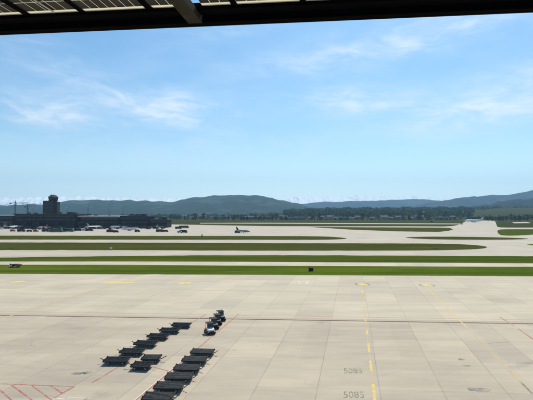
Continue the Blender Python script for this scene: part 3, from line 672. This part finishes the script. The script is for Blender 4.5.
for px, Y, h, l in ((88, 470, 29, 'slim floodlight mast in front of the pale terminal roof'), (109, 475, 30, 'floodlight mast with a wide lamp rack near the end of the pale roof'), (123, 480, 27, 'floodlight mast right of the pale roof, above the red-tailed airliner'), (67, 470, 24, 'floodlight mast just right of the control tower'), (33, 480, 24, 'floodlight mast just left of the control tower')):
    mast(px, Y, h, l)
def bridge(px, Y0, L, rz, label):
    p = up_at(px, 213, Y0); r = empty('jet_bridge', (p.x, Y0, 0), rz, label, 'jet bridge', 'jet bridges of the terminal')
    MB().box(-1.5, 1.5, -L, 0, 4.2, 7).build('tunnel', TW['band'], r, .1); MB().box(-1.51, 1.51, -L+1, -1, 5.4, 6.2).build('window_band', TW['glass'], r)
    MB().box(-2.2, 2.2, -L-3.5, -L-.01, 4, 7.3).build('cab', TW['conc'], r, .15)
    MB().box(-1.1, 1.1, -L+1, -L+2.4, .8, 4.18).build('leg', K['frame'], r)
    for s in (-1, 1): wheel(r, s*.9, -L+1.7, .5, .4, False)
for i, (px, rz) in enumerate(((6, .3), (25, .5), (38, .4), (56, .5), (80, .4), (103, .5), (124, .4))):
    bridge(px, 490, 17, rz, ['jet bridge at the left edge of the terminal', 'jet bridge below the long crane', 'jet bridge left of the control tower', 'jet bridge below the control tower', 'jet bridge at the left end of the pale roof', 'jet bridge at the right end of the pale roof', 'rightmost jet bridge beside the red-tailed airliner'][i])
# ------------------------------------------------------------------ aircraft
def airliner(tailm, body=None, name='airliner', s=1., engines_aft=False):
    body = body or K['white']; r = empty(name)
    f = MB().lathe([(-17.5, .25, .9), (-15, 1.0, .6), (-10, 1.75, .12), (-6, 1.95, 0), (11, 1.95, 0), (14.5, 1.6, -.15), (16.6, .95, -.45), (17.5, .25, -.6)], 'X', 16, (0, 0, 3.6)).build('fuselage', body, r, smooth=True)
    MB().box(15.2, 16.35, -.9, .9, 3.75, 4.25).build('cockpit_window', K['glass'], f)
    for sy in (-1, 1):
        MB().box(-11, 12, sy*1.93-.03, sy*1.93+.03, 3.9, 4.2).build('window_row', K['glass'], f)
        y = lambda a: sy*a
        MB().hexa([(3.8, y(1.2), 2.5), (-2.6, y(1.2), 2.5), (-5.2, y(16.5), 3.9), (-3.6, y(16.5), 3.9)], [(3.2, y(1.2), 3.1), (-2.2, y(1.2), 3.0), (-5.1, y(16.5), 4.05), (-3.7, y(16.5), 4.05)]).build('wing', K['pale'], r)
        MB().hexa([(-5.2, y(16.5), 3.9), (-3.9, y(16.5), 3.9), (-3.9, y(16.6), 3.9), (-5.2, y(16.6), 3.9)], [(-5.8, y(16.9), 5.6), (-5.0, y(16.9), 5.6), (-5.0, y(17.0), 5.6), (-5.8, y(17.0), 5.6)]).build('winglet', tailm, r)
        MB().hexa([(-13, y(.6), 4.3), (-16.2, y(.6), 4.3), (-17.3, y(6), 4.7), (-15.8, y(6), 4.7)], [(-13, y(.6), 4.55), (-16.2, y(.6), 4.5), (-17.3, y(6), 4.82), (-15.8, y(6), 4.82)]).build('tailplane', K['pale'], r)
        if engines_aft: e = MB().lathe([(-12, .5), (-11.5, .75), (-8.6, .8), (-8.2, .62)], 'X', 12, (0, y(2.7), 4.2))
        else: e = MB().lathe([(-.6, .6), (.4, 1.0), (3.6, 1.1), (4.0, .9)], 'X', 14, (0, y(5.6), 1.75))
        e.build('engine', tailm if not engines_aft else K['pale'], r, smooth=True)
        MB().tube((-1, y(2.6), .5), (-1, y(2.4), 2.6), .16).lathe([(-.35, .5), (.35, .5)], 'Y', 12, (-1, y(2.6), .5)).build('landing_gear', K['rubber'], r)
    MB().tube((12.5, 0, .4), (12.5, 0, 2.2), .13).lathe([(-.25, .4), (.25, .4)], 'Y', 12, (12.5, 0, .4)).build('landing_gear', K['rubber'], r)
    MB().hexa([(-10.6, -.18, 5.2), (-16.4, -.1, 4.9), (-16.4, .1, 4.9), (-10.6, .18, 5.2)], [(-15.3, -.07, 11.2), (-17.8, -.07, 11.2), (-17.8, .07, 11.2), (-15.3, .07, 11.2)]).build('tail_fin', tailm, r)
    return r
jets = {'red': airliner(K['red']), 'blue': airliner(K['blue']), 'white': airliner(K['pale'])}
jp = [('white', -4, 478, 25, .7, 'white airliner cut by the left edge of the picture'), ('blue', 18, 482, 70, .62, 'blue-tailed airliner parked nose-in below the long crane'), 
      ('red', 43, 470, 150, .5, 'airliner turned towards the terminal left of the control tower, red tail'), ('white', 95, 478, 60, .6, 'white airliner at the stand in the middle of the pale roof'),
      ('red', 118, 476, 165, .6, 'red-tailed airliner at the right end of the pale roof'), ('blue', 129.5, 425, 12, .56, 'white regional airliner with blue tail standing out on the open apron'), ('white', 157, 488, 110, .5, 'white airliner by the low annex at the end of the terminal'),
      ('white', 474, 800, 172, .98, 'white airliner on the far taxiway leading away at right')]
for k, px, Y, rz, sc, l in jp:
    p = up_at(px, 213, Y); p.z = .02
    place(jets[k], p, R(rz), l, 'airliner', 'airliners', sc)
bj = airliner(K['black'], mat('grey_jet_paint', (.22, .22, .21), .4), 'business_jet', 1, True)
p = up_at(243, 213, 380); p.z = .02; bj.location = p; bj.rotation_euler.z = R(-38); bj.scale = (.47,)*3
tag(bj, 'small grey business jet with a dark tail alone on the wide far apron', 'business jet')
# ------------------------------------------------------------------ apron vehicles
def van(bodym, L=5., w=2., h=2.1, name='service_van'):
    r = empty(name)
    MB().hexa([(-L/2, -w/2, .35), (L/2, -w/2, .35), (L/2, w/2, .35), (-L/2, w/2, .35)], [(-L/2+.1, -w/2+.1, h), (L/2-1.2, -w/2+.1, h), (L/2-1.2, w/2-.1, h), (-L/2+.1, w/2-.1, h)]).build('body', bodym, r, .08)
    for s in (-1, 1):
        MB().box(-L/2+.5, L/2-1.3, s*(w/2-.03)-.03, s*(w/2-.03)+.03, h*.55, h*.85).build('side_window', K['glass'], r)
        for x in (-L*.3, L*.3): wheel(r, x, s*(w/2-.1), .36, .22, False)
    return r
V = {'dark': van(K['black']), 'red': van(K['rust']), 'white': van(K['white']), 'bus': van(K['green'], 12, 2.6, 3.1, 'apron_bus'), 'loader': van(K['frame'], 7.5, 2.5, 2.6, 'service_truck')}
vp = [('red', 13, 231.5, 'red service van on the apron below the long crane'), ('loader', 21.5, 231.8, 'dark service truck parked left of the tower'), ('dark', 29.5, 231.8, 'small dark van midway between the long crane and the tower'), ('red', 36, 231.8, 'red van below the tower, left one'), ('loader', 46, 231.8, 'dark service truck directly below the tower'),
      ('bus', 56.5, 232.2, 'dark green apron bus, left of the two'), ('bus', 68, 231.9, 'dark green apron bus, right of the two'), ('loader', 78, 231, 'dark service truck right of the buses'), ('white', 84, 231, 'white van in the row right of the buses'), ('loader', 89.5, 231, 'grey service truck at the end of the row right of the buses'),
      ('loader', 110.5, 232.2, 'dark service truck left of the regional airliner'), ('dark', 116, 232.5, 'dark van beside the nose of the regional airliner'), ('dark', 137.5, 232, 'dark van right of the regional airliner'), ('loader', 160, 232, 'lone dark truck right of the terminal end'), ('dark', 165.8, 232, 'dark van next to the lone truck beyond the terminal end'),
      ('bus', 184, 228.2, 'dark apron bus on the far side of the open apron'), ('loader', 178.5, 228.9, 'dark service truck beside the lone apron bus'), ('loader', 183.5, 232.8, 'dark truck in front of the lone apron bus'), ('white', 180, 232.8, 'pale van in front of the lone apron bus'),
      ('dark', 237.5, 232.9, 'dark van standing beside the tail of the business jet'), ('dark', 432, 222.2, 'dark van on the far perimeter taxiway'), ('white', 464, 221.4, 'white van at the head of the far taxiway')]
for k, px, py, l in vp:
    place(V[k], G(px, py, .013), rnd.uniform(-.3, .3), l, {'bus': 'bus', 'loader': 'truck'}.get(k, 'van'), 'vehicles on the far apron')
for i in range(26):
    px = 2+i*6.4+rnd.uniform(-1.5, 1.5)
    place(V[rnd.choice(('loader', 'dark', 'dark', 'white', 'loader'))], G(px, rnd.uniform(228.6, 230.2), .013), rnd.uniform(-1.4, 1.4), 'ground support vehicle among the aircraft at the foot of the dark terminal', 'service vehicle', 'service vehicles at the foot of the terminal')
# low scrub mounds in the grass islands
def shrub(seed):
    r = empty('shrub_clump'); m = MB(); crown(random.Random(seed), m, (0, 0, .15), 5, .45, 420, .22); m.build('foliage', M_leaf[1], r); return r
sh = shrub(4)
for px, py, l in ((20.5, 236.2, 'low dark scrub on the far grass island below the terminal'), (174, 236.4, 'low dark scrub on the far grass island left of centre'), (10, 248.6, 'low dark scrub on the wide grass island at far left'), (436, 248.6, 'low dark scrub near the tip of the wide grass island'), (381, 230.2, 'low scrub on the thin grass island right of centre'), (420, 231.2, 'low scrub at the lower edge of the thin grass island'), (300, 236.8, 'low scrub near the pointed end of the far grass island')):
    place(sh, G(px, py, .0), rnd.uniform(0, 6), l, 'shrub', 'scrub on the grass islands', (.6, .5, .5))
# ------------------------------------------------------------------ terrace canopy overhead
HC = 3.3
def AH(px, py, h):
    d = ray(px, py); t = h/d.z; return Vector((d.x*t, d.y*t, H+h))
can = empty('terrace_canopy', (0, 0, H+HC), 0, 'black steel roof edge with solar glass panels over the viewing terrace', 'canopy')
def loc(v): return v-Vector((0, 0, H+HC))
K['beam'] = mat('black_beam_paint', (.002, .002, .003), .9, 0, .3, 2., spec=.03); K['raft'] = mat('olive_grey_rafter', (.035, .033, .026), .8, 0, .3, 3., spec=.1)
P0, P1 = AH(0, 34, HC), AH(533, 11.2, HC); Bd = (P1-P0).normalized(); Bn = Vector((-Bd.y, Bd.x, 0))
def beam(name, c, a, b, w0, w1, z0, z1, m):       # along Bd
    M = Matrix.Translation(c) @ Matrix(((Bd.x, Bn.x, 0, 0), (Bd.y, Bn.y, 0, 0), (0, 0, 1, 0), (0, 0, 0, 1)))
    return MB().box(a, b, w0, w1, z0, z1, M).build(name, m, can, .004)
c0 = loc(P0)
beam('fascia', c0, -4, 22, 0, .06, 0, .30, K['beam'])
beam('fascia_lip', c0, -4, 22, -.10, -.002, .0, .02, K['raft'] if 0 else K['beam'])
# purlin behind the fascia
I0 = loc(AH(0, 24.5, HC+.10)); beam('edge_beam', I0, -4, 22, -.14, 0, 0, .14, K['beam'])
# panels
ZP = HC+.14; S0 = loc(AH(0, 15.6, ZP)); Sn = Bn
M_strip = bpy.data.materials.new('translucent_backsheet'); M_strip.use_nodes = True
nt = M_strip.node_tree; b = nt.nodes['Principled BSDF']; b.inputs['Base Color'].default_value = (.8, .76, .62, 1); b.inputs['Roughness'].default_value = .6
tr = nt.nodes.new('ShaderNodeBsdfTranslucent'); tr.inputs['Color'].default_value = (.85, .8, .65, 1); mx = nt.nodes.new('ShaderNodeMixShader'); mx.inputs[0].default_value = .75
nt.links.new(b.outputs[0], mx.inputs[1]); nt.links.new(tr.outputs[0], mx.inputs[2]); nt.links.new(mx.outputs[0], nt.nodes['Material Output'].inputs['Surface'])
M_cell = mat('solar_cell', (.008, .008, .007), .6, 0, .5, 3.)
def s_of(px):
    y = 15.6+(1.6-15.6)*px/340.; return (loc(AH(px, y, ZP))-S0).dot(Bd)
edges = [(s_of(a), s_of(b)) for a, b in ((26.5-52, 24.5), (31, 80.5), (86, 147), (154, 191), (203, 232), (238, 300), (306, 372), (378, 445), (451, 520))]
pw = s_of(80.5)-s_of(31); s = edges[0][0]-.1
for _ in range(4): edges.insert(0, (s-pw, s)); s -= pw+.1
back = -Ldir; side = Bd
Mp = lambda u, v, z: S0 + Bd*u + back*v + Vector((0, 0, z))
DEP = 1.62
for a, b in edges:
    pn = empty('solar_panel'); pn.parent = can
    def hx(name, u0, u1, v0, v1, z0, z1, m, par):
        mb = par
        mb.hexa([Mp(u0, v0, z0), Mp(u1, v0, z0), Mp(u1, v1, z0), Mp(u0, v1, z0)], [Mp(u0, v0, z1), Mp(u1, v0, z1), Mp(u1, v1, z1), Mp(u0, v1, z1)])
    m = MB(); hx('', a, b, DEP-.08, DEP, 0, .006, None, m); m.build('edge_strip', M_strip, pn)
    m = MB(); hx('', a, b, 0, .085, 0, .006, None, m)
    # backsheet lines between the cells
    nC = max(2, round((b-a)/.165)); cw = (b-a)/nC; rows = 5; rh = (DEP-.165)/rows
    m.build('edge_strip', M_strip, pn)
    m = MB(); g = .006
    for i in range(nC):
        for j in range(rows):
            u0, v0 = a+i*cw+g, .085+j*rh+g*1.6
            hx('', u0, a+(i+1)*cw-g, v0, .085+(j+1)*rh-g*1.2, -.001, .007, None, m)
    m.build('cell_grid', M_cell, pn)
    m = MB(); hx('', a+.002, b-.002, .087, DEP-.082, .001, .005, None, m); m.build('backsheet', M_strip, pn)
rowsback = 2
m = MB()
for (a, b), (c, d) in zip(edges, edges[1:]):
    m.hexa([Mp(b+.003, -.05, -.02), Mp(c-.003, -.05, -.02), Mp(c-.003, 3.2, -.02), Mp(b+.003, 3.2, -.02)], [Mp(b+.003, -.05, .03), Mp(c-.003, -.05, .03), Mp(c-.003, 3.2, .03), Mp(b+.003, 3.2, .03)]) if c-b < .2 else None
m.build('glazing_bars', K['beam'], can)
beam('purlin', S0, -4, 22, .003, .13, -.06, .06, K['beam'])
beam('purlin', S0+back*(DEP+.1), -4, 22, -.08, .04, -.12, .04, K['beam'])
for px in (-190, 198, 560):
    a = loc(AH(px, 25.4-(px-198)*.0428, HC+.0)); w = .12
    m = MB(); pb = [a+Bd*w*-1-Ldir*.0, a+Bd*w, a+Bd*w-Ldir*6, a-Bd*w-Ldir*6]
    pb = [q-Ldir*.12 for q in pb]
    m.hexa([q+Vector((0, 0, -.02)) for q in pb], [q+Vector((0, 0, .115)) for q in pb]); m.build('rafter', K['raft'], can)
m = MB(); m.tube(Mp(s_of(57), .06, -.02), Mp(s_of(57)-.05, 1.2, -.02), .014, n=6); m.build('cable', K['pale'], can)
# ------------------------------------------------------------------ haze
hz = MB().box(-14000, 14000, -400, 10600, -8, 900).build('haze', None)
hm = bpy.data.materials.new('haze'); hm.use_nodes = True; nt = hm.node_tree; nt.nodes.remove(nt.nodes['Principled BSDF'])
pv = nt.nodes.new('ShaderNodeVolumePrincipled'); nt.links.new(pv.outputs[0], nt.nodes['Material Output'].inputs['Volume'])
pv.inputs['Color'].default_value = (.38, .68, 1., 1); pv.inputs['Density'].default_value = 9.5e-5; pv.inputs['Anisotropy'].default_value = .2
hz.data.materials.clear(); hz.data.materials.append(hm); hz['kind'] = 'stuff'; hz['label'] = 'thin blue summer haze over the far hills'; hz['category'] = 'haze'
# ------------------------------------------------------------------ light
SE, SA = R(54), R(18)
sd = Vector((math.sin(SA)*math.cos(SE), math.cos(SA)*math.cos(SE), math.sin(SE)))
ld = bpy.data.lights.new('sun', 'SUN'); ld.energy = 4.2; ld.angle = R(.53); ld.color = (1, .94, .82)
lo = bpy.data.objects.new('sun', ld); col.objects.link(lo); lo.rotation_euler = (-sd).to_track_quat('-Z', 'Y').to_euler(); lo.location = (0, 0, 100)
w = bpy.data.worlds.new('World'); scn.world = w; w.use_nodes = True; nt = w.node_tree; N = NT(nt); bg = nt.nodes['Background']
sky = nt.nodes.new('ShaderNodeTexSky'); sky.sky_type = 'NISHITA'; sky.sun_disc = False; sky.sun_elevation = SE; sky.sun_rotation = SA
sky.air_density = 1.0; sky.dust_density = 1.3; sky.ozone_density = 1.6; sky.altitude = 400
tc = nt.nodes.new('ShaderNodeTexCoord'); sx = nt.nodes.new('ShaderNodeSeparateXYZ'); nt.links.new(tc.outputs['Generated'], sx.inputs[0])
X, Y, Z = sx.outputs
az = N.m('ARCTAN2', X, Y); el = N.m('ARCSINE', Z)
warp = N.m('MULTIPLY', N.m('SUBTRACT', N.noise(N.comb(N.m('MULTIPLY', az, 3.), N.m('MULTIPLY', el, 6.)), 1.4, 4), .5), .08)
az2 = N.m('ADD', az, warp); el2 = N.m('ADD', el, N.m('MULTIPLY', warp, .55))
tot = None
for px, py, sxx, syy, amp, tilt in ((48, 112, 42, 13, 1.0, .12), (168, 110, 60, 20, .95, .10), (362, 102, 75, 15, .75, .03), (505, 110, 75, 17, .7, -.12), (400, 40, 150, 17, .65, -.12), (60, 70, 70, 22, .3, .4), (330, 140, 150, 14, .25, -.05), (250, 20, 90, 14, .3, -.2), (100, 150, 150, 14, .22, .1), (500, 85, 60, 20, .35, -.3)):
    a = math.atan((px-266.5)/F); e = math.atan((213-py)/F*math.cos(a)); sa = sxx/F; se = syy/F
    da = N.m('SUBTRACT', az2, a); de = N.m('SUBTRACT', N.m('SUBTRACT', el2, e), N.m('MULTIPLY', da, -tilt))
    q = N.m('ADD', N.m('POWER', N.m('ABSOLUTE', N.m('DIVIDE', da, sa)), 2.), N.m('POWER', N.m('ABSOLUTE', N.m('DIVIDE', de, se)), 2.))
    v = N.m('MULTIPLY', N.m('EXPONENT', N.m('MULTIPLY', q, -1.1)), amp)
    tot = v if tot is None else N.m('ADD', tot, v)
st = N.noise(N.comb(N.m('MULTIPLY', N.m('ADD', az2, N.m('MULTIPLY', el, .5)), 8.), N.m('MULTIPLY', el2, 25.)), 1., 9, .68, .35)
st2 = N.noise(N.comb(N.m('MULTIPLY', az2, 22.), N.m('MULTIPLY', N.m('ADD', el2, N.m('MULTIPLY', az, .12)), 90.)), 1., 6, .65, .3)
wisp = N.m('MULTIPLY', tot, N.m('ADD', N.m('ADD', N.ss(st, .36, .72), .22), N.m('MULTIPLY', N.ss(st2, .4, .75), .25)))
veil = N.m('MULTIPLY', N.ss(N.noise(N.comb(N.m('MULTIPLY', az, 3.), N.m('MULTIPLY', el, 12.)), 1., 5, .6, .8), .45, .75), .10)
fac = N.m('MINIMUM', N.m('ADD', N.m('MULTIPLY', wisp, .8), veil), .8)
skyc = N.mix(1., sky.outputs[0], N.mix(N.ss(el, .05, .50), (.80, 1.04, 1.04), (.54, .87, 1.01)), 'MULTIPLY')
skyc = N.mix(N.ss(el, -.02, .20, .80, 0.), skyc, (9.6, 11.2, 11.0))
c = N.mix(fac, skyc, (7.6, 8.0, 8.4))
nt.links.new(c, bg.inputs['Color']); bg.inputs['Strength'].default_value = .108
vs = scn.view_settings; vs.view_transform = 'Standard'; vs.look = 'None'; vs.gamma = 1; vs.exposure = .35; vs.use_curve_mapping = False
scn.render.engine = 'CYCLES'; scn.cycles.volume_bounces = 0; scn.cycles.max_bounces = 6
